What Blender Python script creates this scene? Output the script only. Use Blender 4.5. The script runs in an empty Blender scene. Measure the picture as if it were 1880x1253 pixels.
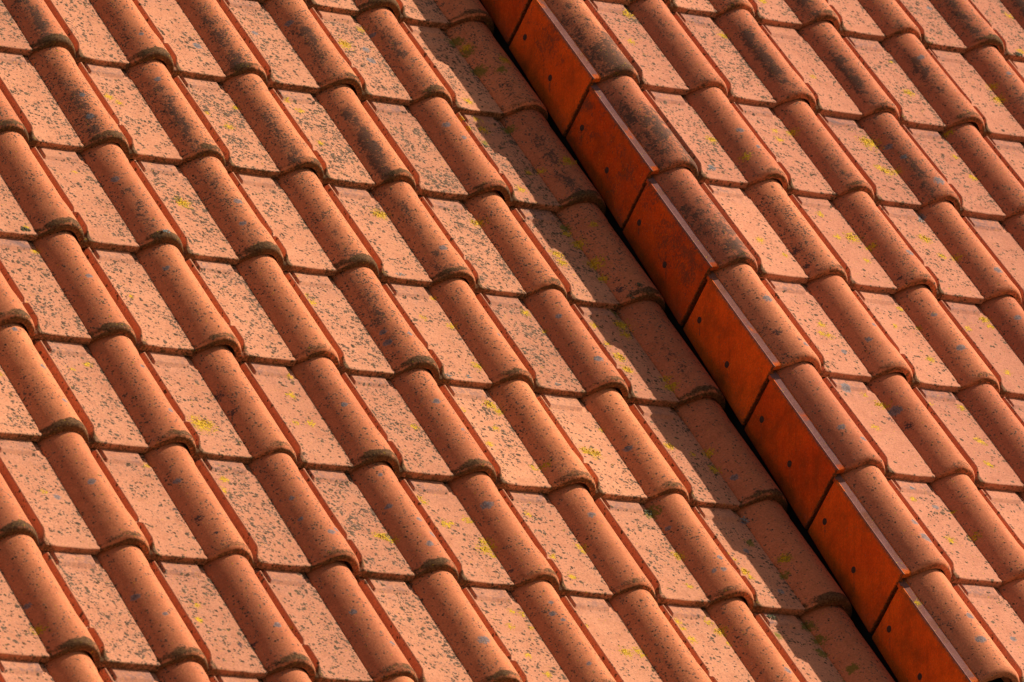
import bpy, math, random
import numpy as np
from mathutils import Vector, Matrix

# ------------------------------------------------------------------ camera, sky, sun
sc = bpy.context.scene
COL = sc.collection
random.seed(7)
RNG = np.random.RandomState(11)
SUN_U, SUN_V = 1.14, 0.42      # sun direction in the roof frame (per unit along the roof normal)
AZ, EL, DIST, TX, TY = 0.61188, 0.160746, 15.46484, -1.188309, 0.860229
PITCH = 0.8432784           # the roof's slope
FPX = 12675.9               # focal length in pixels of a 1880 px wide picture
view = Vector((math.sin(AZ)*math.cos(EL), math.cos(AZ)*math.cos(EL), math.sin(EL)))
right = Vector((math.cos(AZ), -math.sin(AZ), 0))
up = right.cross(view)
CAMLOC = -(right*TX + up*TY + view*DIST)
cam = bpy.data.objects.new('camera', bpy.data.cameras.new('camera'))
COL.objects.link(cam); sc.camera = cam
cam.matrix_world = Matrix.Translation(CAMLOC) @ Matrix((right, up, -view)).transposed().to_4x4()
cam.data.sensor_width = 36; cam.data.lens = 36*FPX/1880
cam.data.clip_start = .5; cam.data.clip_end = 2000
cam.data.dof.use_dof = True; cam.data.dof.focus_distance = 15.2; cam.data.dof.aperture_fstop = 11

U_ = Vector((1, 0, 0)); V_ = Vector((0, math.cos(PITCH), math.sin(PITCH))); N_ = Vector((0, -math.sin(PITCH), math.cos(PITCH)))
S = (U_*SUN_U + V_*SUN_V + N_).normalized()          # towards the sun
sun = bpy.data.objects.new('sun', bpy.data.lights.new('sun', 'SUN')); COL.objects.link(sun)
sun.rotation_euler = (-S).to_track_quat('-Z', 'Y').to_euler()
sun.data.energy = 5.0; sun.data.angle = math.radians(.6); sun.data.color = (1, .94, .85)
W_ = bpy.data.worlds.new('World'); sc.world = W_; W_.use_nodes = True
wn = W_.node_tree; bg = wn.nodes['Background']; sky = wn.nodes.new('ShaderNodeTexSky')
sky.sky_type = 'NISHITA'; sky.sun_disc = False; sky.dust_density = 4; sky.ozone_density = .4
sky.sun_elevation = math.asin(S.z); sky.sun_rotation = math.atan2(S.x, S.y)
wn.links.new(sky.outputs[0], bg.inputs[0]); bg.inputs[1].default_value = .058
sc.view_settings.view_transform = 'Standard'; sc.view_settings.look = 'None'
sc.view_settings.exposure = 0.27; sc.view_settings.gamma = 1
sc.cycles.max_bounces = 8; sc.cycles.diffuse_bounces = 5

# ------------------------------------------------------------------ lattice of the tiling (roof frame: u along the eave, v up the slope, w out)
W, G = 0.25397, 0.34
H, U0, V0, UC = 0.18214, 1.1628, -0.063416, 1.39281      # the raised roof: height over the left one, lattice origin, outer face of the cheeks
UCL = UC - U0                                             # cheek face in the raised roof's lattice
TILT = .066
HEADL = .035                                              # hidden underlap

def parse(s): return np.array([[float(a) for a in t.split(',')] for t in s.split()])
Y="0.157,-0.46,0.0129 0.175,-0.48,0.0097 0.501,-0.434,0.0097 0.447,-0.517,0.0129 0.408,-0.473,0.0081 0.199,-0.822,0.0194 -0.049,-0.753,0.0065 0.666,-0.377,0.0097 0.686,-0.409,0.0097 0.682,-0.536,0.0097 1.006,-0.057,0.0129 0.923,-0.135,0.021 0.74,-0.77,0.0194 1.011,-0.756,0.0161 1.187,-0.304,0.0129 1.133,-0.378,0.0129 1.137,-0.417,0.0113 1.184,-0.629,0.0129 1.342,-0.165,0.0194 1.283,-0.086,0.0129 1.198,-0.392,0.0145 1.194,-0.359,0.0129 1.34,-0.545,0.021 1.243,-0.553,0.0097 1.276,-0.551,0.0097 1.315,-0.752,0.0113 1.258,-0.753,0.0145 1.268,-0.796,0.0177 1.273,-0.874,0.021 1.267,-0.926,0.0145 1.185,-0.841,0.0161 1.185,-0.874,0.0145 1.256,-1.078,0.021 1.248,-1.116,0.0145 1.174,-1.09,0.0129 1.177,-1.158,0.0097 1.183,-1.208,0.0161 1.182,-1.252,0.0145 1.271,-1.279,0.0113 1.267,-1.307,0.0161 0.998,-1.07,0.0129 0.754,-1.152,0.0129 0.691,-1.128,0.0097 0.75,-1.299,0.0129 0.756,-1.048,0.0097 1.013,-1.14,0.0065 0.741,-1.412,0.0161 0.751,-1.434,0.0129 0.654,-1.442,0.0081 0.713,-1.5,0.0097 0.668,-1.561,0.0113 0.949,-1.552,0.0194 0.925,-1.546,0.0145 1.01,-1.462,0.0081 0.489,-1.532,0.0097 1.176,-1.502,0.0145 -0.081,-1.597,0.029 -0.285,-1.422,0.0097 -0.33,-1.446,0.0065 -0.084,-1.182,0.0081 0.406,-1.12,0.0113 0.398,-1.096,0.0081 0.208,-1.458,0.0113 0.174,-1.559,0.0097 0.212,-1.556,0.0113 -0.262,-1.054,0.0113 -0.273,-0.997,0.0097 0.236,-1.39,0.0097 -0.523,-1.493,0.0081 -0.76,-2.303,0.0129 -0.328,-2.172,0.0097 -0.346,-2.221,0.0097 -0.088,-1.761,0.0113 -0.108,-1.799,0.0097 -0.264,-1.733,0.0097 -0.567,-1.859,0.0081 -0.144,-2.231,0.0097 0.396,-1.759,0.0145 0.408,-1.771,0.0113 0.429,-1.843,0.0129 0.445,-1.837,0.0097 0.495,-1.823,0.0129 0.49,-1.924,0.0194 0.502,-1.898,0.0145 0.509,-1.914,0.0097 0.237,-1.914,0.0145 0.252,-1.926,0.0113 0.221,-1.912,0.0113 0.5,-1.944,0.0081 0.755,-1.881,0.0129 0.759,-1.895,0.0097 0.664,-1.926,0.0097 0.679,-1.989,0.0113 1.011,-1.887,0.0145 0.673,-1.778,0.0097 0.475,-2.105,0.0097 0.497,-2.111,0.0097 0.446,-2.157,0.0097 0.498,-2.158,0.0081 0.714,-2.215,0.0161 0.749,-2.207,0.0129 0.443,-2.253,0.0097 0.753,-2.221,0.0097 0.651,-2.136,0.0081 0.462,-2.312,0.0097 0.909,-2.093,0.0129 0.913,-2.115,0.0113 0.746,-1.633,0.0097 0.77,-1.633,0.0113 1.009,-1.882,0.0129 1.155,-1.878,0.0145 1.17,-1.919,0.0145 1.176,-1.936,0.0097 1.262,-1.575,0.0145 1.273,-1.519,0.0129 1.232,-1.524,0.0097 1.011,-2.117,0.0161 0.917,-2.15,0.0129 0.998,-2.084,0.0113 1.01,-2.157,0.0081 0.911,-2.093,0.0113 0.986,-1.991,0.0097 1.289,-1.881,0.0129"
YU="0.941,0.084,0.0129 0.75,-0.064,0.0129 1.229,-0.209,0.0145 0.947,-0.197,0.0097 1.25,-0.077,0.0065 0.762,-0.439,0.0145 0.717,-0.433,0.0097 0.712,-0.468,0.0113 0.49,-0.512,0.0145 0.998,-0.435,0.0274 0.968,-0.537,0.0113 0.986,-0.552,0.0177 1.012,-0.55,0.0129 0.529,-0.601,0.0129 0.739,-0.827,0.021 0.693,-0.742,0.0113 1.258,-0.527,0.0129 1.252,-0.445,0.0097 1.278,-0.356,0.0113 1.518,-0.186,0.0177 1.525,-0.135,0.0129 1.766,0.187,0.0129 1.703,0.022,0.0129 0.489,-0.035,0.0161 0.435,-0.158,0.0113 0.97,-0.794,0.0161 0.983,-0.859,0.0113 1.018,-0.868,0.0129 0.767,-0.867,0.0129 0.695,-0.831,0.0113 0.731,-0.917,0.0097 0.444,-0.884,0.0129 0.486,-0.936,0.0097 0.469,-1.172,0.0129 0.451,-1.207,0.0113 0.468,-1.214,0.0113 0.999,-1.073,0.0145 1.001,-1.098,0.0097 0.924,-1.118,0.0097 0.697,-1.141,0.0097 0.753,-1.066,0.0097 0.761,-1.142,0.0081 0.729,-1.26,0.0129 0.943,-1.28,0.0113 0.496,-1.441,0.0145 0.508,-1.448,0.0113 0.474,-1.407,0.0081 0.434,-1.53,0.0113 0.747,-1.415,0.0113 0.723,-1.537,0.0113 0.732,-1.548,0.0081 0.657,-1.414,0.0081 0.423,-1.759,0.0097 0.445,-1.899,0.0129 0.515,-1.889,0.0113 0.7,-1.628,0.0129 0.509,-1.799,0.0065 0.242,-2.111,0.0097"
M="1.27,-0.056,0.0226 1.279,-0.103,0.0177 1.277,-0.179,0.021 1.269,-0.386,0.0177 1.263,-0.729,0.0161 1.256,-1.078,0.0145 1.016,-1.738,0.0226 1.245,-1.809,0.0145 1.289,-1.881,0.0145 1.271,-1.925,0.0145 1.269,-2.068,0.0194 1.27,-2.115,0.0194 1.258,-2.157,0.0177 1.169,-2.107,0.0145 1.291,-2.229,0.0161 1.172,-0.45,0.0129 1.315,-0.2,0.0161 1.257,-1.032,0.0129"
GR="1.069,-1.28,0.0113 0.523,-1.267,0.0097 0.526,-1.233,0.0081 0.572,-1.259,0.0081 0.811,-0.933,0.0097 1.032,-1.545,0.0097 0.553,-1.477,0.0097 1.048,-1.115,0.0081 0.828,-1.22,0.0065 0.571,-1.577,0.0065 0.294,-1.524,0.0081 0.54,-1.801,0.0129 0.304,-1.974,0.0097 0.329,-1.937,0.0097 0.307,-2.263,0.0145 0.276,-1.834,0.0081 0.295,-1.739,0.0065 0.317,-1.891,0.0081 0.029,-2.185,0.0081 0.069,-2.292,0.0081 0.543,-2.143,0.0081 0.555,-2.167,0.0065 0.554,-2.11,0.0065 0.549,-2.31,0.0065 0.806,-1.805,0.0097 1.025,-1.798,0.0065 0.249,-1.917,0.0081 -0.468,-1.856,0.0097 -0.233,-1.806,0.0081 -0.199,-2.268,0.0097 -0.756,-2.231,0.0081 -0.461,-2.255,0.0065 -0.491,-2.184,0.0097 0.06,-1.968,0.0097 0.079,-1.955,0.0081 0.021,-1.907,0.0065 0.027,-1.842,0.0065 -0.54,-1.872,0.0097 -0.201,-1.181,0.0081 0.028,-1.1,0.0081 -0.436,-1.617,0.0081 -0.44,-1.501,0.0081 -0.187,-1.463,0.0065 -0.184,-1.613,0.0081 -0.455,-1.377,0.0081 0.034,-0.599,0.0097 0.023,-0.798,0.0097 0.308,-0.85,0.0097 0.291,-0.41,0.0081 0.043,-0.524,0.0081 0.298,-0.264,0.0065 0.482,-0.223,0.0129 0.677,-0.137,0.0097 0.778,-0.103,0.0097 0.289,-0.925,0.0081 1.052,-0.444,0.0097 0.972,-0.19,0.0129 0.98,-0.143,0.0113 1.07,-0.5,0.0081 1.022,-0.087,0.0081 1.269,-1.736,0.0097 1.077,-1.929,0.0081 1.067,-1.968,0.0081 1.048,-1.965,0.0065 1.081,-2.281,0.0113 1.11,-2.107,0.0081 1.236,-1.98,0.0097 1.219,-1.841,0.0097 1.286,-1.618,0.0097"
GRU="1.312,-0.094,0.0113 1.074,-0.626,0.0161 0.553,-0.512,0.0097 1.03,-0.465,0.0097 1.04,-0.516,0.0081 1.501,0.169,0.0097 1.009,-0.701,0.0145 0.429,-0.631,0.0113 1.573,-0.112,0.0081 0.567,-0.579,0.0081 1.075,-0.949,0.0129 0.83,-0.922,0.0129 0.804,-1.248,0.0113 0.799,-1.121,0.0081 0.539,-1.254,0.0081 0.575,-1.207,0.0081 0.477,-1.272,0.0097 0.29,-1.584,0.0097 0.322,-1.629,0.0097 0.517,-1.472,0.0145 0.429,-1.391,0.0145 0.308,-1.15,0.0129 0.325,-1.316,0.0097 1.059,-1.101,0.0097 0.323,-1.953,0.0177 0.348,-1.959,0.0113 0.322,-1.9,0.0113 0.301,-2.273,0.0129 0.315,-2.195,0.0113 0.353,-2.302,0.0097 0.473,-1.781,0.0097 0.444,-2.216,0.0097 0.435,-1.725,0.0081"
DK="-0.235,-1.926,0.0129 -0.26,-1.879,0.0081 -0.224,-1.985,0.0065 -0.251,-2.293,0.0081 -0.281,-2.291,0.0113 -0.018,-2.008,0.0081 0.003,-1.496,0.0129 0.008,-1.558,0.0113 0.513,-2,0.0065 1.282,-0.978,0.0129"
DKU="1.013,-0.448,0.0081 1.259,-0.514,0.0081 0.514,-0.928,0.0129 0.516,-0.984,0.0097 0.774,-0.996,0.0081 0.496,-1.492,0.0113 0.52,-1.531,0.0129 0.279,-1.263,0.0129 0.313,-1.302,0.0097 0.227,-1.285,0.0097 0.222,-1.312,0.0065 0.233,-1.338,0.0065 0.197,-1.573,0.0065"

MK = {0: dict(Y=parse(Y), M=parse(M), GR=parse(GR), DK=parse(DK)), 1: dict(Y=parse(YU), M=np.zeros((0, 3)), GR=parse(GRU), DK=parse(DKU))}

# cheap smooth noise
_ph = [(RNG.randn(3)*k, RNG.rand()*6.28, 1/k**.6) for k in (1, 1.6, 2.5, 4, 6.3, 9) for _ in range(5)]
def noise(x, y, z=0, s=1.):
    t = 0
    for d, p, a in _ph: t = t + a*np.sin((x*d[0]+y*d[1]+z*d[2])*s + p)
    return t/6.
def sst(a, b, x):
    t = np.clip((x-a)/(b-a), 0, 1); return t*t*(3-2*t)

# ------------------------------------------------------------------ materials
def nt(m):
    m.use_nodes = True; t = m.node_tree; t.nodes.clear(); return t
class NB:
    def __init__(s, m): s.t = nt(m)
    def n(s, ty, **k):
        x = s.t.nodes.new(ty)
        for a, b in k.items(): setattr(x, a, b)
        return x
    def set(s, sock, v):
        if hasattr(v, 'node'): s.t.links.new(v, sock)
        elif v is not None: sock.default_value = v
    def math(s, op, a, b=None, c=None, clamp=False):
        x = s.n('ShaderNodeMath', operation=op, use_clamp=clamp)
        for i, v in enumerate((a, b, c)):
            if v is not None: s.set(x.inputs[i], v)
        return x.outputs[0]
    def vm(s, op, a, b):
        x = s.n('ShaderNodeVectorMath', operation=op); s.set(x.inputs[0], a); s.set(x.inputs[1], b); return x.outputs[0]
    def noise(s, vec, scale, det=4, rough=.55, col=False):
        x = s.n('ShaderNodeTexNoise'); s.set(x.inputs['Vector'], vec); x.inputs['Scale'].default_value = scale
        x.inputs['Detail'].default_value = det; x.inputs['Roughness'].default_value = rough
        return x.outputs['Color' if col else 'Fac']
    def mr(s, v, a, b, c=0., d=1.):
        x = s.n('ShaderNodeMapRange', interpolation_type='SMOOTHSTEP')
        for i, q in enumerate((v, a, b, c, d)): s.set(x.inputs[i], q)
        return x.outputs[0]
    def mix(s, f, a, b, mode='MIX'):
        x = s.n('ShaderNodeMix', data_type='RGBA', blend_type=mode)
        s.set(x.inputs[0], f)
        for i, v in ((6, a), (7, b)):
            if isinstance(v, tuple): v = v + (1,) if len(v) == 3 else v
            s.set(x.inputs[i], v)
        return x.outputs[2]
    def attr(s, name):
        x = s.n('ShaderNodeAttribute', attribute_name=name); return x

def clay(name, A, B, cheek=False):
    m = bpy.data.materials.new(name); b = NB(m)
    tc = b.n('ShaderNodeTexCoord').outputs['Object']
    at = b.attr('tint').outputs['Fac']
    off = b.n('ShaderNodeCombineXYZ'); 
    b.set(off.inputs[0], b.math('MULTIPLY', at, 37.)); b.set(off.inputs[1], b.math('MULTIPLY', at, 91.)); b.set(off.inputs[2], b.math('MULTIPLY', at, 13.))
    P = b.vm('ADD', tc, off.outputs[0])
    ca = b.n('ShaderNodeSeparateColor'); b.set(ca.inputs[0], b.attr('ca').outputs['Color'])
    cb = b.n('ShaderNodeSeparateColor'); b.set(cb.inputs[0], b.attr('cb').outputs['Color'])
    cc = b.n('ShaderNodeSeparateColor'); b.set(cc.inputs[0], b.attr('cc').outputs['Color'])
    D, Gm, Yl = ca.outputs; Sp, Pl, Ms = cb.outputs; Gr, Dk, Fn = cc.outputs
    n_big = b.noise(P, 7, 3); n_mid = b.noise(P, 28, 4, .6); n_fine = b.noise(P, 210, 3, .7); n_warp = b.noise(P, 160, 3, .6, True)
    # fired clay: two tones, plus fine grain
    c = b.mix(b.mr(n_big, .35, .65), A, B)
    c = b.mix(b.math('MULTIPLY', b.mr(n_mid, .45, .72), .35), c, (B[0]*.74, B[1]*.66, B[2]*.62))
    hs = b.n('ShaderNodeHueSaturation'); b.set(hs.inputs['Color'], c)
    b.set(hs.inputs['Value'], b.math('MULTIPLY_ADD', at, .26, .86)); b.set(hs.inputs['Hue'], b.math('MULTIPLY_ADD', at, .004, .498)); c = hs.outputs[0]
    grain = b.math('MULTIPLY_ADD', b.mr(n_fine, .3, .7), .3, .85)
    c = b.mix(1., c, grain, 'MULTIPLY')
    # greyish dust film and worn head pad
    pale = b.math('MULTIPLY', Pl, b.mr(b.noise(P, 95, 5, .7), .38, .62), clamp=True)
    c = b.mix(b.math('MULTIPLY', b.math('MAXIMUM', pale, b.mr(Pl, .75, 1.)), .8), c, b.mix(n_fine, (.10, .068, .070), (.19, .135, .135)))
    # greenish-brown wash along the edges of the specks
    W3 = b.vm('ADD', P, b.vm('MULTIPLY', b.vm('SUBTRACT', n_warp, (.5, .5, .5)), (.009, .009, .009)))
    clump = b.mr(b.noise(P, 20, 3, .6), .36, .68, .25, 1.15)
    dens = b.math('MULTIPLY', Sp, b.math('MULTIPLY', clump, 1.02))
    bump = None
    def specks(scale, rad, power, seedoff, strength, lo, hi, cut=None):
        nonlocal c, bump
        v = b.n('ShaderNodeTexVoronoi', feature='F1'); b.set(v.inputs['Vector'], b.vm('ADD', W3, seedoff)); v.inputs['Scale'].default_value = scale
        sep = b.n('ShaderNodeSeparateColor'); b.set(sep.inputs[0], v.outputs['Color'])
        r = b.math('MULTIPLY', b.math('POWER', sep.outputs[0], power), rad)
        keep = b.mr(b.math('SUBTRACT', dens, sep.outputs[1]), -.04, .04)
        r = b.math('MULTIPLY', r, keep)
        if cut is not None: r = b.math('MULTIPLY', r, b.math('MULTIPLY_ADD', Fn, -cut, 1.))
        dd = b.math('SUBTRACT', r, v.outputs['Distance'])
        mask = b.mr(dd, -.02, .10); halo = b.mr(dd, -.12, .0)
        c = b.mix(b.math('MULTIPLY', b.math('MULTIPLY', halo, .30), strength), c, (.48, .31, .20))
        core = b.mix(sep.outputs[2], lo, hi)
        c = b.mix(b.math('MULTIPLY', mask, strength), c, core)
        bump = mask if bump is None else b.math('ADD', bump, mask)
    if not cheek:
        specks(98, .62, .85, (0, 0, 0), .92, (.050, .028, .014), (.125, .080, .045), .55)
        specks(150, .66, .62, (5.3, 2.1, 7.7), .92, (.045, .025, .012), (.110, .066, .036), .30)
        specks(215, .66, .6, (1.3, 8.1, 3.7), .85, (.06, .035, .02), (.16, .09, .06))
    else:
        specks(260, .4, 1.2, (1.3, 8.1, 3.7), .6, (.30, .15, .08), (.05, .03, .02))
    if cheek:                                          # rain streaks run down the cheeks (world-vertical) and grime fades in from the rim
        rot = b.n('ShaderNodeVectorRotate', rotation_type='X_AXIS'); b.set(rot.inputs['Vector'], P); rot.inputs['Angle'].default_value = PITCH
        st = b.noise(b.vm('MULTIPLY', rot.outputs[0], (1., 85., 7.)), 1., 4, .6)
        c = b.mix(b.math('MULTIPLY', b.mr(st, .48, .74), .24), c, (.17, .045, .012))
        c = b.mix(b.math('MULTIPLY', b.mr(b.noise(P, 11, 6, .72), .44, .70), .60), c, (.20, .055, .014))
        c = b.mix(b.math('MULTIPLY', b.mr(b.noise(P, 330, 2, .5), .66, .74), .55), c, (.50, .25, .14))
    # dark algae film on the rolls; dirt and painted shade on step-side pans
    nf = b.math('ADD', b.math('MULTIPLY', b.noise(P, 34, 3, .6), .40), b.math('MULTIPLY', b.noise(P, 150, 4, .75), .60))
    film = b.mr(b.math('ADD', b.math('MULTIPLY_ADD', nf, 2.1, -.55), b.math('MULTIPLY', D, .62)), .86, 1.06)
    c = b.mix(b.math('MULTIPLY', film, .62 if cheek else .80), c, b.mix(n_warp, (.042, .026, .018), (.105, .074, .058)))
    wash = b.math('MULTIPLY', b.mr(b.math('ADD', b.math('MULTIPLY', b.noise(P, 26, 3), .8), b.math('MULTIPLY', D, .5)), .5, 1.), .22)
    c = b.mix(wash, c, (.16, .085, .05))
    # brown-black grime at the tail lips and in the corners; contact shade painted under overlaps
    ng = b.noise(P, 190, 5, .75)
    gm = b.mr(b.math('ADD', Gm, b.math('MULTIPLY', b.math('SUBTRACT', ng, .5), 1.5)), .28, .80)
    c = b.mix(b.math('MULTIPLY', gm, .9), c, b.mix(b.mr(n_fine, .4, .6), (.050, .028, .012), (.130, .076, .032)))
    # dark and blue-grey crust lichens
    wob = b.math('MULTIPLY', b.math('SUBTRACT', b.noise(P, 190, 4, .7), .5), 1.5)
    dk = b.mr(b.math('ADD', Dk, b.math('MULTIPLY', wob, 1.8)), .62, .85)
    c = b.mix(b.math('MULTIPLY', dk, .85), c, (.05, .04, .04))
    g1 = b.math('ADD', Gr, wob)
    gr = b.mr(g1, .46, .56); rim = b.mr(g1, .56, .72, 1., 0.)
    gcol = b.mix(b.math('MULTIPLY', rim, .6), b.mix(b.mr(n_fine, .35, .65), (.085, .085, .088), (.20, .20, .20)), (.27, .23, .20))
    c = b.mix(b.math('MULTIPLY', gr, .78), c, gcol)
    # moss and yellow lichen
    nm = b.noise(P, 140, 5, .7)
    ms = b.mr(b.math('ADD', Ms, b.math('MULTIPLY', b.math('SUBTRACT', nm, .5), 2.2)), .45, .75)
    c = b.mix(b.math('MULTIPLY', ms, .8), c, b.mix(n_fine, (.10, .085, .012), (.20, .19, .02)))
    ny = b.noise(b.vm('ADD', P, (3., 1., 2.)), 190, 4, .75)
    yl = b.mr(b.math('ADD', Yl, b.math('MULTIPLY', b.math('SUBTRACT', ny, .5), 4.2)), .60, .74)
    c = b.mix(b.math('MULTIPLY', yl, .9), c, b.mix(b.mr(n_fine, .35, .65), (.38, .21, .010), (.74, .44, .015)))
    pr = b.n('ShaderNodeBsdfPrincipled')
    b.set(pr.inputs['Base Color'], c)
    b.set(pr.inputs['Roughness'], .62 if cheek else .74); pr.inputs['Specular IOR Level'].default_value = .04
    bm = b.n('ShaderNodeBump'); bm.inputs['Strength'].default_value = .5; bm.inputs['Distance'].default_value = .0012
    hgt = b.math('ADD', b.math('MULTIPLY', n_fine, .8), b.math('MULTIPLY', n_mid, .8))
    hgt = b.math('ADD', hgt, b.math('MULTIPLY', bump, .35)); hgt = b.math('ADD', hgt, b.math('MULTIPLY', yl, 1.6)); hgt = b.math('ADD', hgt, b.math('MULTIPLY', gm, b.math('MULTIPLY', ng, 1.2)))
    b.set(bm.inputs['Height'], hgt); b.set(pr.inputs['Normal'], bm.outputs[0])
    o = b.n('ShaderNodeOutputMaterial'); b.set(o.inputs[0], pr.outputs[0])
    return m
M_ROLL = clay('weathered_clay_roll', (.64, .205, .086), (.61, .190, .080))
M_PAN = clay('weathered_clay_pan', (.585, .240, .126), (.555, .220, .114))
M_ROLLU = clay('weathered_clay_roll_right', (.61, .190, .086), (.58, .178, .082))
M_PANU = clay('weathered_clay_pan_right', (.57, .225, .126), (.54, .208, .116))
M_CHEEK = clay('clean_clay_cheek', (.72, .122, .012), (.62, .095, .012), True)

def plain(name, col, rough=.8, sc_=20., var=.4):
    m = bpy.data.materials.new(name); b = NB(m)
    tc = b.n('ShaderNodeTexCoord').outputs['Object']
    f = b.mr(b.noise(tc, sc_, 5, .65), .3, .7)
    c = b.mix(f, tuple(x*(1-var) for x in col), tuple(x*(1+var) for x in col))
    pr = b.n('ShaderNodeBsdfPrincipled'); b.set(pr.inputs['Base Color'], c); pr.inputs['Roughness'].default_value = rough
    o = b.n('ShaderNodeOutputMaterial'); b.set(o.inputs[0], pr.outputs[0]); return m
M_DECK = plain('old_timber', (.045, .032, .024)); M_WALL = plain('dark_render', (.10, .08, .07)); M_GROUND = plain('dry_grass', (.13, .12, .06), sc_=.6)
M_NAIL = plain('rusty_nail', (.035, .018, .012), .7, 300); M_MOSS = plain('moss', (.11, .10, .045), .95, 300, .6); M_YEL = plain('yellow_lichen_crust', (.60, .35, .02), .95, 250, .45); M_LICH = plain('grey_lichen_crust', (.24, .25, .22), .95, 300, .5)

# ------------------------------------------------------------------ mesh building
def tail(v, R, d):                                    # how far the top has dropped towards the rounded tail edge
    t = np.clip(1-v/R, 0, 1); return d*(1-np.sqrt(1-t*t*.999))
VS_T = np.array([0, .0008, .0022, .0045, .0075, .011, .015, .0195])
VS = np.concatenate([VS_T, np.linspace(.0245, .30, 62), np.linspace(.3045, .34, 9), [.352, .375]])

def shell(name, mat, parent, X, Y, Z, T, tint, roof, org, att, smooth_cols=None):
    """X, Y, Z: (nv, nu) grids of the top face, row 0 = tail; T: thickness (grid or number)."""
    nv, nu = X.shape; n = nv*nu
    top = np.stack([X, Y, Z], -1).reshape(-1, 3)
    bot = np.stack([X, Y, Z-T], -1).reshape(-1, 3)
    co = np.concatenate([top, bot])
    idx = np.arange(n).reshape(nv, nu)
    a, b_, c, d = idx[:-1, :-1], idx[:-1, 1:], idx[1:, 1:], idx[1:, :-1]
    ftop = np.stack([a, b_, c, d], -1).reshape(-1, 4); fbot = np.stack([a, d, c, b_], -1).reshape(-1, 4)+n
    def wall(i): return np.stack([i[:-1], i[:-1]+n, i[1:]+n, i[1:]], -1)
    walls = np.concatenate([wall(idx[0]), wall(idx[:, -1]), wall(idx[-1][::-1]), wall(idx[:, 0][::-1])])
    F = np.concatenate([ftop, fbot, walls]).astype(np.int32)
    me = bpy.data.meshes.new(name); me.vertices.add(len(co)); me.vertices.foreach_set('co', co.astype(np.float32).ravel())
    me.loops.add(F.size); me.loops.foreach_set('vertex_index', F.ravel())
    me.polygons.add(len(F)); me.polygons.foreach_set('loop_start', np.arange(0, F.size, 4, dtype=np.int32))
    me.update(calc_edges=True)
    sm = np.ones(len(F), bool); sm[len(ftop)+len(fbot):] = False
    me.polygons.foreach_set('use_smooth', sm)
    if smooth_cols is not None: pass
    # marks
    u = top[:, 0]+org[0]; v = top[:, 1]+org[1]
    def spots(L, soft=1.):
        r = np.zeros(n)
        for (a0, b0, c0) in L:
            if abs(a0-org[0]-W) > 3*W or abs(b0-org[1]-.17) > .3: continue
            dd = np.hypot(u-a0, v-b0)/c0; r = np.maximum(r, np.clip(1.08-dd*.66 if soft == 1 else 1.2-dd*.8, 0, 1))
        return r
    k = MK[roof]
    Yv = spots(k['Y']); Mv = spots(k['M']); Gv = spots(k['GR'], 2); Kv = spots(k['DK'], 2)
    z = np.zeros(n); f = lambda q: np.broadcast_to(att.get(q, 0.), (nv, nu)).reshape(-1).astype(float)
    cols = {'ca': (f('D'), f('G'), np.maximum(Yv, f('Y'))), 'cb': (f('S'), f('P'), np.maximum(Mv, f('M'))), 'cc': (Gv, Kv, f('F'))}
    for nm, ch in cols.items():
        A = np.ones((2*n, 4)); 
        for i in range(3): A[:n, i] = ch[i]; A[n:, i] = ch[i] if nm == 'ca' else ch[i]*.3
        if nm == 'ca': A[n:, 1] = .48 if roof else .62
        at = me.attributes.new(nm, 'FLOAT_COLOR', 'POINT'); at.data.foreach_set('color', np.clip(A, 0, 1).astype(np.float32).ravel())
    at = me.attributes.new('tint', 'FLOAT', 'POINT'); at.data.foreach_set('value', np.full(2*n, tint, np.float32))
    me.materials.append(mat); me.validate()
    o = bpy.data.objects.new(name, me); COL.objects.link(o); o.parent = parent
    return o

def grid(x0, x1, nu, vs):
    s = nu if hasattr(nu, '__len__') else np.linspace(0, 1, nu)
    x0 = np.broadcast_to(x0, vs.shape); x1 = np.broadcast_to(x1, vs.shape)
    return s[None, :]*np.ones((len(vs), 1)), x0[:, None]*(1-s)+x1[:, None]*s, vs[:, None]*np.ones((1, len(s)))

def jag(X, Y, seed):                                  # slightly uneven tail edge
    return Y + (noise(X*60+seed*9.1, seed*3.3, 1.7)*.0011)*np.clip(1-Y/.03, 0, 1)

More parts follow.
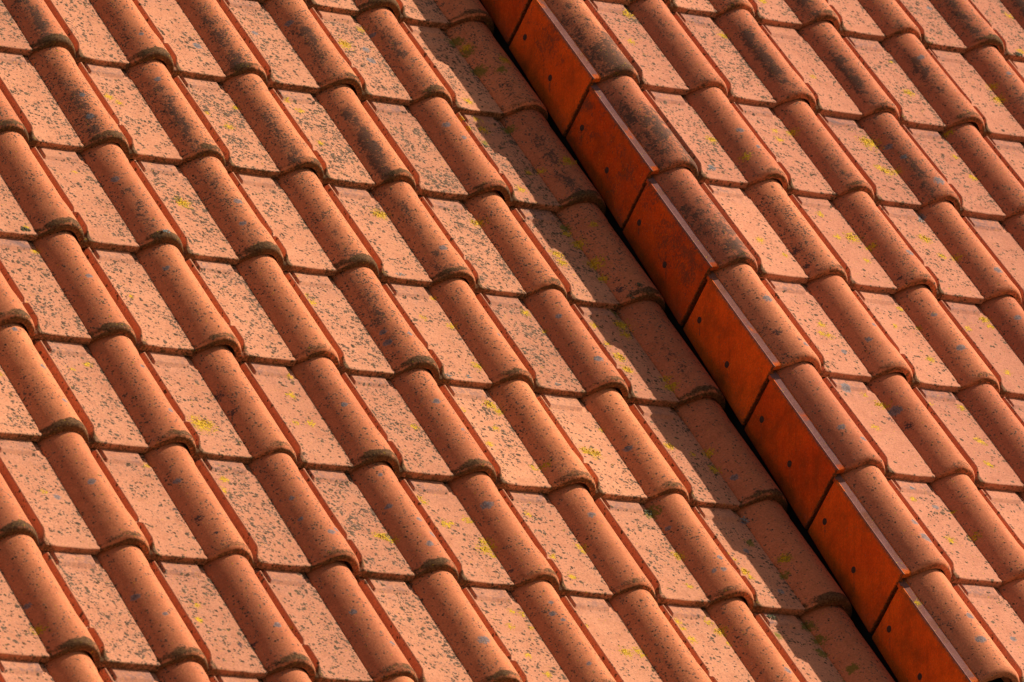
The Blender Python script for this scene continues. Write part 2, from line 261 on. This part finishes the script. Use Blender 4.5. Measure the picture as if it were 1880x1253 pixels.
def roll_part(p, x, kind, dark, roof, org, tint, seed, x0=0., verge=False):
    """barrel roll with its left foot at lattice u = x + x0; kind 'end' or 'mid'."""
    vs = VS; t = vs/.34
    wd = .1105 - .0045*t + .003*sst(.300, .308, vs)
    if kind == 'mid': wd = wd + .0045*(1-sst(.070, .115, vs))
    elif kind == 'edge': wd = wd + .016
    else: wd = wd + .002*(1-sst(0, .05, vs))
    s, X, Y = grid(x+x0, x+wd, 33, vs)
    # superellipse cross-section, steeper on the right
    a = 2*s-1
    hgt = (.0428-.0004*t)[:, None]*np.ones_like(s)
    sc_ = .55
    tl = np.clip(s/sc_, 0, 1); tr = np.clip((1-s)/(1-sc_), 0, 1)
    prof = np.where(s < sc_, 1-(1-tl)**1.75, (1-(1-tr)**2.1)**.62)
    Z = prof*hgt
    drop_r = np.minimum(Z*.32, .0092)
    Z = Z + .004*(1-s) + (-.004 if kind == 'end' else .001)*s
    dr = tail(Y, .0120, 1.)
    Z = Z - TILT*Y - dr*(drop_r+.0025) 
    Z = Z + noise(X*9+seed, Y*7, seed*1.3)*.0005
    Y2 = jag(X, Y, seed)
    ragg = .0045*noise(X*70, seed, 1) + .003*noise(X*160, seed, 4)
    top = (.0160 if roof == 0 else .0130) + ragg + .0045*np.sin(np.pi*s) + .004*(((seed*5.7) % 1)-.5)
    band = (1-sst(-.005, .006, Y-top))*(.55+.45*sst(.0, .3, s))
    vary = (.55 + .60*((seed*7.3) % 1)) * (.42+.25*dark if roof else 1.)
    grime = band*vary*(.95+.5*noise(X*40, Y*40, seed*2)) - (.35*np.exp(-((Y-.0035)/.0022)**2))
    grime = grime*(.75+.25*min(1, dark+.35)) + .35*sst(.05, 0, s)*(Y < .05) + (.15 if roof else .22)*(Y < .0012)*(1+noise(X*50, seed))
    nz = noise(X*22+seed*5, Y*11, seed)
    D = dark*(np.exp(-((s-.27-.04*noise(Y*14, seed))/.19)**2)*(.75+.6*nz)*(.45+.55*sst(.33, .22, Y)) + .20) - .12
    if verge: D = dark*(.95+.60*nz)*(.60+.40*sst(.30, .14, Y)) - .08
    sp = ((.10 if roof else .16)+.42*dark)*(.7+.6*((seed*3.1) % 1))
    T = .0082*(1+1.3*sst(.62, .97, s))
    return shell('roll', (M_ROLLU if roof else M_ROLL), p, X, Y2, Z, T, tint, roof, org, dict(D=np.clip(D, 0, 1), G=np.clip(grime, 0, 1), S=sp, F=1.))

def rib_x(vs): return .1215+.0065*(1-vs/.34)
PS = np.sort(np.concatenate([np.linspace(0, 1, 29), [.140, .153, .166, .838, .850, .868]]))
def pan_part(p, x, dens, roof, org, tint, seed, moss=0.):
    """flat pan left of the roll whose foot is at lattice u = x + W."""
    vs = VS; r = rib_x(vs)+.004
    s, X, Y = grid(x+r, np.full(vs.shape, x+W), PS, vs)
    xx = X-x
    Z = .004-TILT*Y - .0012*np.sin(np.pi*s)
    pad = sst(.3035, .3095, Y)*sst(.140, .166, s)*(1-sst(.838, .868, s))
    Z = Z + .0062*pad
    Z = Z - .0022*sst(.236, .243, xx)*sst(.30, .31, Y)
    Z = Z - tail(Y, .0045, .0028) - .0012*np.exp(-((Y-.015)/.006)**2)
    Z = Z + noise(X*8+seed, Y*6, seed*2.1)*.0006
    Y2 = jag(X, Y, seed)
    G = (.42 if roof else .58)*np.exp(-((Y-.0005)/.0035)**2)*(.8+.5*noise(X*35, seed)) + .62*np.exp(-(s*.13/.012)**2)*np.exp(-((Y-.012)/.014)**2)
    G = G + .28*np.exp(-((1-s)*.13/.006)**2)*(.6+.8*noise(Y*18, seed*3)) + .4*sst(.325, .34, Y)  # dirt along the roll foot, and contact shade painted under the overlapping tile
    P = pad*.8*(.6+.6*noise(X*14, Y*14, seed)) + .25*np.exp(-((Y-.29)/.02)**2)
    S = dens*(.70+.55*((seed*2.9) % 1))*(1+.5*sst(.72, .95, s))*(1-.75*pad)*(1-.55*np.exp(-((Y-.015)/.014)**2))*(.85+.5*noise(X*7, Y*6, seed*7))
    M = moss*np.exp(-((1-s)*.13/.03)**2)*(.5+.6*noise(X*15, Y*9, seed))*(Y > .12)
    return shell('pan', (M_PANU if roof else M_PAN), p, X, Y2, Z, .0150, tint, roof, org, dict(D=(.42 if moss else 0.)*(.6+.8*noise(X*12, Y*12, seed)), G=np.clip(G, 0, 1), P=np.clip(P, 0, 1), S=np.clip(S, 0, 1), M=np.clip(M, 0, 1)))  # pans beside the step get a brown film: part dirt, part painted shade

def rib_part(p, x, kind, roof, org, tint, seed):
    """thin upstand between a roll and the pan on its right."""
    vs = VS[VS <= .331]; r = rib_x(vs) + (.0025*(1-sst(.08, .095, vs)) if kind == 'mid' else 0)
    cx = np.array([-.0260, -.0090, -.0062, -.0050, -.0040, -.0022, .0000, .0020, .0034, .0042, .0050])
    cz = np.array([-.0060, -.0040, .004, .012, .0165, .0187, .0190, .0170, .0120, .0060, .0020])
    hsc = np.ones(len(vs))
    hsc = hsc*(.0+1.*sst(.331, .322, vs)) 
    hsc = hsc*(.12+.88*sst(.012, .036, vs))
    if kind == 'mid': hsc = hsc*(1-.45*np.exp(-((vs-.093)/.0055)**2))
    X = x+r[:, None]+cx[None, :]*np.ones((len(vs), 1)); Y = vs[:, None]*np.ones((1, len(cx)))
    zz = np.where(cz[None, :] > .002, .002+(cz[None, :]-.002)*hsc[:, None], cz[None, :])
    if kind == 'mid':                                  # bridge that joins the roll to the rib
        br = np.exp(-((vs-.093)/.006)**2)[:, None]; zz = np.maximum(zz, br*.0125*np.ones_like(zz))
    tz = np.where(Y < .02, .4, 1)
    Z = zz + .002 - TILT*Y - tail(Y, .008, .0035)
    Z = Z + noise(X*8+seed, Y*9, seed)*.0004
    G = .95*sst(.034, .016, Y)*(.85+.5*noise(X*60, Y*60, seed)) + .25*(noise(Y*30, seed) > .5)
    D = .05+.25*noise(Y*20, seed*3)
    return shell('rib', (M_PANU if roof else M_PAN), p, X, jag(X, Y, seed), Z, .0150, tint, roof, org, dict(G=np.clip(G, 0, 1), D=np.clip(D, 0, 1), S=.16))

def empty(name, roof, iu, row, label, cat, group, xoff=0.):
    o = bpy.data.objects.new(name, None); COL.objects.link(o); o.empty_display_size = .05
    u, v, w = (iu*W+xoff, -row*G, 0)
    if roof: u += U0; v += V0; w += H
    o.location = U_*u + V_*v + N_*(w + random.uniform(-.0006, .0006))
    o.rotation_euler = (PITCH + random.uniform(-.002, .002), random.uniform(-.005, .005), random.uniform(-.0055, .0055))
    o.location += U_*random.uniform(-.0014, .0014) + V_*random.uniform(-.0038, .0038)
    o['label'] = label; o['category'] = cat; o['group'] = group
    return o

# ------------------------------------------------------------------ how dark / speckled each spot of the roof is (as seen on the photograph)
def darkness(roof, row, col):
    if roof == 0:
        d = {-1: .9, 0: .85, 1: .85, 2: .85, 3: .72, 4: .62, 5: .42, 6: .30, 7: .26, 8: .22}.get(row, .4)
        if col >= 4: d -= .18
        if col <= -1: d -= .08
        return max(.12, d + ((row*7+col*13) % 5-2)*.05)
    d = {-1: .9, 0: .88, 1: .80, 2: .62, 3: .52, 4: .32, 5: .22, 6: .18, 7: .15}.get(row, .3)
    if (row, col) in ((3, 2), (1, 5)): d = .85
    return max(.1, d + ((row*5+col*11) % 5-2)*.05)
VERGE_DARK = {-1: .9, 0: 1., 1: .95, 2: .98, 3: .88, 4: .38, 5: .20, 6: .28, 7: .15}
def density(roof, row, col):
    if roof == 0: return max(.22, {-1: .75, 0: .75, 1: .72, 2: .74, 3: .68, 4: .56, 5: .52, 6: .46, 7: .40, 8: .36}.get(row, .4) - (.12 if col == 5 else .10 if col >= 3 and row >= 4 else 0))
    return {-1: .62, 0: .62, 1: .58, 2: .46, 3: .36, 4: .26, 5: .22, 6: .18}.get(row, .25)

ORD = ['first', 'second', 'third', 'fourth', 'fifth', 'sixth', 'seventh', 'eighth', 'ninth', 'tenth', 'eleventh']
def in_view(roof, u0, u1, v0, v1, margin):
    pts = []
    for a in (u0, (u0+u1)/2, u1):
        for b_ in (v0, (v0+v1)/2, v1):
            for w in (0, .045):
                q = U_*(a+(U0 if roof else 0)) + V_*(b_+(V0 if roof else 0)) + N_*(w+(H if roof else 0)) - CAMLOC
                z = q.dot(view); pts.append((FPX*q.dot(right)/z, FPX*q.dot(up)/z))
    xs, ys = zip(*pts)
    return max(xs) > -940-margin and min(xs) < 940+margin and max(ys) > -626-margin and min(ys) < 626+margin

def look_of(roof, row, a, b_):
    k = MK[roof]
    def near(L): return [c for x, y, c in L if a*W+.12 < x < b_*W+.12 and -row*G < y < -row*G+.33]
    ys, gs = near(k['Y']), near(k['GR'])
    dk = max(darkness(roof, row, c) for c in range(a+1, b_+1))
    if roof == 0 and b_ == 5: return 'half tile in shade' if b_-a == 1 else 'half-shaded two-roll clay tile'
    if b_-a == 1: return 'one-roll clay tile'
    if ys and max(ys) > .026: return 'tile with bold yellow lichen'
    if len(ys) >= 3: return 'yellow-flecked clay tile'
    if dk > .78: return 'soot-darkened clay tile'
    if len(gs) >= 3: return 'tile with grey spots'
    if density(roof, row, b_) > .62: return 'densely speckled tile'
    if dk < .3: return 'clean bright tile'
    return 'lightly speckled tile'

NT = 0
def make_tile(roof, row, a, b_):
    """a tile whose joint is right of roll a: pans a..b-1 and rolls a+1..b"""
    global NT
    org = (a*W, -row*G); tint = random.random(); seed = random.uniform(0, 50); NT += 1
    n = b_-a
    crs = '%s course down' % ORD[row] if row >= 0 else 'above the first course'
    if roof == 0:
        k = (5-b_+1)//2
        base = '%s, %s, left roof' % ('touching the step' if k == 0 else ORD[k]+' from the step', crs)
    else:
        k = (a-1)//2 if row % 2 == 0 else (0 if a == 1 else (a-2)//2+1)
        base = '%s right of the edge tile, %s, right roof' % ('directly' if k == 0 else ORD[k], crs)
    look = look_of(roof, row, a, b_)
    e = empty('clay_tile', roof, a, row, look+' '+base, 'roof tile', 'interlocking clay tiles of the left roof' if roof == 0 else 'interlocking clay tiles of the right roof')
    TILES[(roof, row, a)] = (e, b_)
    for i in range(n):
        rib_part(e, i*W, 'end' if i == 0 else 'mid', roof, org, tint, seed+i)
        m = 0.
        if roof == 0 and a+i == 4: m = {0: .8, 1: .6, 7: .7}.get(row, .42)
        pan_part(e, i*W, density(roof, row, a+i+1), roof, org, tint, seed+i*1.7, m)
        roll_part(e, (i+1)*W, ('edge' if (roof == 0 and b_ == 5) else 'end') if i == n-1 else 'mid', darkness(roof, row, a+i+1), roof, org, tint, seed+i*2.3)
    return e

M_ = 60
TILES = {}
for row in range(-1, 10):
    # left roof: joints where row + column is odd, the last roll (column 5) meets the step
    for a in range(-8, 5):
        if (row+a) % 2 == 0: continue
        b_ = min(a+2, 5)
        if in_view(0, a*W+.11, b_*W+.11, -row*G, -row*G+G, M_): make_tile(0, row, a, b_)
for row in range(0, 9):
    a = 1
    while a < 9:
        b_ = 2 if (a == 1 and row % 2 != 0) else a+2
        if in_view(1, a*W+.11, b_*W+.11, -row*G, -row*G+G, M_): make_tile(1, row, a, b_)
        a = b_

# ------------------------------------------------------------------ edge (verge) tiles with a cheek
def box_mesh(name, X0, X1, Y0, Y1, Z0, Z1): pass
def cheek_part(p, roof, org, tint, seed):
    """upright cheek: a plate whose outer face looks to the left; rim at the top; built as a shell lying on its side."""
    vs = np.concatenate([[0, .001, .003, .006], np.linspace(.012, .320, 44), [.3245, .327, .328]])
    cz = np.concatenate([[-.0002, .0000], np.linspace(-.0008, -.1600, 34), [-.1630, -.1645, -.165]])      # down the outer face
    nzv = len(cz)
    Zc = cz[None, :]*np.ones((len(vs), 1)); Yc = vs[:, None]*np.ones((1, nzv))
    topd = np.clip((-Zc)/.0095, 0, 1); botd = np.clip((Zc+.165)/.004, 0, 1)
    Xo = UCL-UCL + 0*Zc
    Xo = Xo + .0062*(1-np.sqrt(np.clip(1-(1-topd)**2, 0, 1))) + .0025*(1-np.sqrt(np.clip(1-(1-botd)**2, 0, 1)))
    Xo = Xo + .0025*np.clip(1-Yc/.006, 0, 1)**2 + .003*np.clip((Yc-.322)/.008, 0, 1)**2
    Xo = Xo + noise(Yc*9+seed, Zc*9, seed)*.0006
    Zc = Zc - TILT*Yc*sst(-.165, -.02, Zc)*1.0 - .0012*np.clip(1-Yc/.004, 0, 1)
    Yc = Yc - .010*sst(0, -.165, Zc)
    nv, nu = Xo.shape; n = nv*nu
    T = .013
    # shell(): 'thickness' runs along Z, so swap axes here by hand
    A = np.stack([Xo, Yc, Zc], -1).reshape(-1, 3); B = A.copy(); B[:, 0] += .0010 + (T-.0010)*sst(-.004, -.024, A[:, 2]+TILT*A[:, 1])
    co = np.concatenate([A, B]); idx = np.arange(n).reshape(nv, nu)
    a, b_, c, d = idx[:-1, :-1], idx[:-1, 1:], idx[1:, 1:], idx[1:, :-1]
    f1 = np.stack([a, b_, c, d], -1).reshape(-1, 4)[:, ::-1]; f2 = f1[:, ::-1]+n
    def wall(i): return np.stack([i[:-1], i[1:], i[1:]+n, i[:-1]+n], -1)
    walls = np.concatenate([wall(idx[0]), wall(idx[:, -1]), wall(idx[-1][::-1]), wall(idx[:, 0][::-1])])
    F = np.concatenate([f1, f2, walls]).astype(np.int32)
    me = bpy.data.meshes.new('cheek'); me.vertices.add(len(co)); me.vertices.foreach_set('co', co.astype(np.float32).ravel())
    me.loops.add(F.size); me.loops.foreach_set('vertex_index', F.ravel()); me.polygons.add(len(F))
    me.polygons.foreach_set('loop_start', np.arange(0, F.size, 4, dtype=np.int32)); me.update(calc_edges=True)
    import bmesh
    bm = bmesh.new(); bm.from_mesh(me); bmesh.ops.recalc_face_normals(bm, faces=bm.faces); bm.to_mesh(me); bm.free()
    sm = np.ones(len(F), bool); sm[len(f1)+len(f2):] = False; me.polygons.foreach_set('use_smooth', sm)
    y, z = A[:, 1], A[:, 2]
    row = -org[1]/G
    soot = {0: .62, 1: .58, 2: .62, 3: .50}.get(round(row), .10)       # the upper cheeks are stained
    ns = noise(y*9+seed, z*11, seed)
    D = np.clip(soot*(1.05+.8*ns)*(.55+.6*np.exp(-((z+.05)/.07)**2)) - .06, 0, 1)
    streak = np.zeros(n)
    for hv, hz in ((.284, -.108), (.132, -.106)):     # rain streaks run straight down from the nail holes
        wy, wz = y-hv, z-hz                           # world down = (-sin p) along v, (-cos p) along w
        al = -(wy*math.sin(PITCH)+wz*math.cos(PITCH)); ac = wy*math.cos(PITCH)-wz*math.sin(PITCH)
        streak = np.maximum(streak, np.exp(-(ac/.0042)**2)*sst(0, .006, al)*(1-sst(.03, .075, al))*.8)
    D = np.maximum(D, streak*1.0)
    Gm = .70*np.exp(-(np.minimum(y+.010*sst(0, -.165, z), 1)/.004)**2) + .40*sst(-.004, .003, z)*(.4+.8*noise(y*25, seed))
    P = .35*np.exp(-((z+.15)/.02)**2)*np.exp(-(y/.05)**2) + 1.3*sst(-.0055, -.0025, z+TILT*y+.0015*noise(y*40, seed))*sst(.315, .27, y)
    Z0 = np.zeros(n)
    for nm, ch in {'ca': (D, np.clip(Gm, 0, 1), Z0), 'cb': (np.full(n, .35), P, Z0), 'cc': (Z0, Z0, Z0)}.items():
        Q = np.ones((2*n, 4))
        for i in range(3): Q[:n, i] = ch[i]; Q[n:, i] = ch[i]
        me.attributes.new(nm, 'FLOAT_COLOR', 'POINT').data.foreach_set('color', np.clip(Q, 0, 1).astype(np.float32).ravel())
    me.attributes.new('tint', 'FLOAT', 'POINT').data.foreach_set('value', np.full(2*n, tint, np.float32))
    me.materials.append(M_CHEEK)
    o = bpy.data.objects.new('cheek', me); COL.objects.link(o); o.parent = p
    return o

def nail_part(p, y, z):
    import bmesh
    bm = bmesh.new(); N = 14
    prof = [(.0076, .0002), (.0078, -.0006), (.0068, -.0012), (.0050, -.0009), (.0030, -.0014), (.0001, -.0018)]
    rings = []
    for r, h in prof: rings.append([bm.verts.new((h, y+r*math.cos(t*6.2832/N), z+r*math.sin(t*6.2832/N))) for t in range(N)])
    for q in range(len(rings)-1):
        for t in range(N): bm.faces.new((rings[q][t], rings[q][(t+1) % N], rings[q+1][(t+1) % N], rings[q+1][t]))
    bm.faces.new(rings[-1])
    bmesh.ops.recalc_face_normals(bm, faces=bm.faces)
    me = bpy.data.meshes.new('nail'); bm.to_mesh(me); bm.free(); me.materials.append(M_NAIL)
    o = bpy.data.objects.new('nail', me); COL.objects.link(o); o.parent = p; return o

def ledge_part(p, roof, org, tint, seed):
    vs = VS; xo = .0135
    s, X, Y = grid(np.full(vs.shape, .0058), np.full(vs.shape, W-UCL+.0005), 12, vs)
    Z = -.0008 + .0058*s**1.15
    Z = Z - TILT*Y - tail(Y, .007, .003) + noise(X*20+seed, Y*9, seed)*.0005
    P = np.clip((1.6*(1-sst(.80, 1.02, s)))*(.95+.5*noise(Y*16, X*30, seed)), 0, 1)*sst(0, .02, Y)
    D = .25*np.exp(-((s-.75)/.2)**2)*(.6+.9*noise(Y*22, seed))
    return shell('ledge', M_CHEEK, p, X, jag(X, Y, seed), Z, .0095, tint, roof, org, dict(P=P, D=np.clip(D, 0, 1), S=.2, G=.25*(Y < .004)))

VLOOK = {0: 'topmost edge tile, its cheek mostly cut off by the top of the photo',
    1: 'edge tile with a mottled grey-black roll, second from the top along the step',
    2: 'edge tile with sooty roll and brown-stained cheek, third from the top along the step',
    3: 'edge tile with black crusted lower roll and dark-stained cheek, above the first clean cheek',
    4: 'edge tile just below the black crusted one, roll dotted with small dark spots',
    5: 'edge tile with a plain orange cheek, third from the bottom along the step',
    6: 'edge tile with two joined grey lichen discs near the end of its roll',
    7: 'lowest edge tile along the step, lower end cut off by the photo'}

for row in range(0, 8):
    if not in_view(1, UCL-.02, W+.11, -row*G, -row*G+G, M_): continue
    tint = random.random(); seed = random.uniform(0, 50)
    e = empty('edge_tile', 1, 0, row, VLOOK[row], 'edge tile', 'edge tiles with upright cheeks along the step', xoff=UCL)
    org = (UCL, -row*G)
    cheek_part(e, 1, org, tint, seed); ledge_part(e, 1, org, tint, seed)
    roll_part(e, W-UCL, 'end', VERGE_DARK[row], 1, org, tint, seed, verge=True)
    for hv, hz in ((.284, -.108), (.132, -.106)): nail_part(e, hv+random.uniform(-.003, .003), hz+random.uniform(-.003, .003))

# ------------------------------------------------------------------ what carries the tiles, and the ground below
def slab(name, lo, hi, mat):
    import bmesh
    bm = bmesh.new(); bmesh.ops.create_cube(bm, size=1)
    for v in bm.verts:
        q = [lo[i] + (v.co[i]+.5)*(hi[i]-lo[i]) for i in range(3)]
        v.co = U_*q[0] + V_*q[1] + N_*q[2]
    bmesh.ops.recalc_face_normals(bm, faces=bm.faces)
    me = bpy.data.meshes.new(name); bm.to_mesh(me); bm.free(); me.materials.append(mat)
    o = bpy.data.objects.new(name, me); COL.objects.link(o); o['kind'] = 'structure'; return o
slab('roof_deck', (-3, -4.2, -.14), (1.415, 2.2, -.075), M_DECK)
slab('roof_deck', (1.418, -4.2, -.14), (4.5, 2.2, H-.065), M_DECK)
me = bpy.data.meshes.new('ground'); gz = CAMLOC.z-1.7
me.from_pydata([(-400, -400, gz), (400, -400, gz), (400, 400, gz), (-400, 400, gz)], [], [(0, 1, 2, 3)]); me.materials.append(M_GROUND)
g_ = bpy.data.objects.new('ground', me); COL.objects.link(g_); g_['kind'] = 'structure'

# ------------------------------------------------------------------ small moss cushions and crust lichens growing on the tiles
def clump(kind, roof, u, v, r):
    import bmesh
    yel = kind == 'yellow'
    row = math.ceil(-v/G - 1e-6)
    best = None
    for (rf, rw, a), (e, b_) in TILES.items():
        if rf == roof and rw == row and a*W+.105 <= u < b_*W+.112: best = (e, a)
    if best is None: return
    e, a = best; lx, ly = u-a*W, v+row*G
    zz = None; dmin = 9
    for ch in e.children:
        me = ch.data
        if ch.name.split('.')[0] not in ('pan', 'roll', 'rib'): continue
        co = np.empty(len(me.vertices)*3, np.float32); me.vertices.foreach_get('co', co); co = co.reshape(-1, 3)[:len(me.vertices)//2]
        d = np.hypot(co[:, 0]-lx, co[:, 1]-ly); i = d.argmin()
        if d[i] < dmin: dmin, zz = d[i], co[i, 2]
    bm = bmesh.new(); rr = random.Random(int(u*1e4))
    nb = 46 if kind == 'moss' else int(6+(r/.0028)**2) if yel else 34
    for i in range(nb):
        ang = rr.uniform(0, 6.28); rad = r*math.sqrt(rr.random())*rr.uniform(.7, 1.25)
        s = r*(.20 if kind == 'moss' else .17)*rr.uniform(.5, 1.3)
        if yel: s = rr.uniform(.0009, .0024); rad = r*rr.random()**.6
        hz = .0006 if yel else (r*.35 if kind == 'moss' else r*.10)*(1-(rad/r)**2*.7)
        m = Matrix.Translation((lx+rad*math.cos(ang)*1.3, max(ly+rad*math.sin(ang)*.8, -.003), zz+max(hz, 0)*rr.random())) @ Matrix.Diagonal((1, 1, .6, 1))
        g = bmesh.ops.create_icosphere(bm, subdivisions=1, radius=s, matrix=m)
        for q in g['verts']: q.co += Vector((rr.uniform(-1, 1), rr.uniform(-1, 1), rr.uniform(-1, 1)))*s*.3
    nm = 'moss_cushion' if kind == 'moss' else 'lichen_crust'
    me = bpy.data.meshes.new(nm); bm.to_mesh(me); bm.free(); me.materials.append(M_MOSS if kind == 'moss' else M_YEL if yel else M_LICH)
    o = bpy.data.objects.new(nm, me); COL.objects.link(o); o.parent = e
    if yel: o['label'] = 'crusty yellow lichen patch'
for t in (
('moss', 0, 1.0003, -0.0029, 0.0140),
('crust', 0, 0.0548, -1.0043, 0.0080),
('crust', 0, 0.6819, -1.0066, 0.0100),
('crust', 0, 0.6501, -1.3456, 0.0080),
('crust', 0, 1.2719, -1.7301, 0.0090),
('moss', 0, 1.0172, -1.7374, 0.0140),
('moss', 0, 1.1598, -0.4643, 0.0100),
('crust', 1, 0.4206, -0.6425, 0.0080),
('crust', 1, 0.8650, 0.0302, 0.0060),
('moss', 0, -0.2783, -1.0027, 0.0090),
('moss', 0, 1.4445, -0.9470, 0.0080),
('moss', 0, 0.8857, -1.6434, 0.0070),
('crust', 0, 0.7068, -1.3424, 0.0070),
('moss', 1, 1.6851, 0.0043, 0.0100),
('crust', 1, 0.9997, -0.7173, 0.0090),
('moss', 0, 1.1791, -2.0533, 0.0100),
('moss', 0, 1.3205, -0.9883, 0.0080),
('moss', 0, 0.1066, -0.3204, 0.0070),
('moss', 0, 1.2923, -1.0146, 0.0080),
('crust', 0, 0.9485, -1.3405, 0.0070),
): clump(*t)
for rf in (0, 1):
    for u, v, r in MK[rf]['Y']:
        fr = (u % W)
        if r > .0135 and (fr > .135 or r > .02): clump('yellow', rf, u, v, r*.75)

print('tiles', NT, 'objects', len(COL.objects))
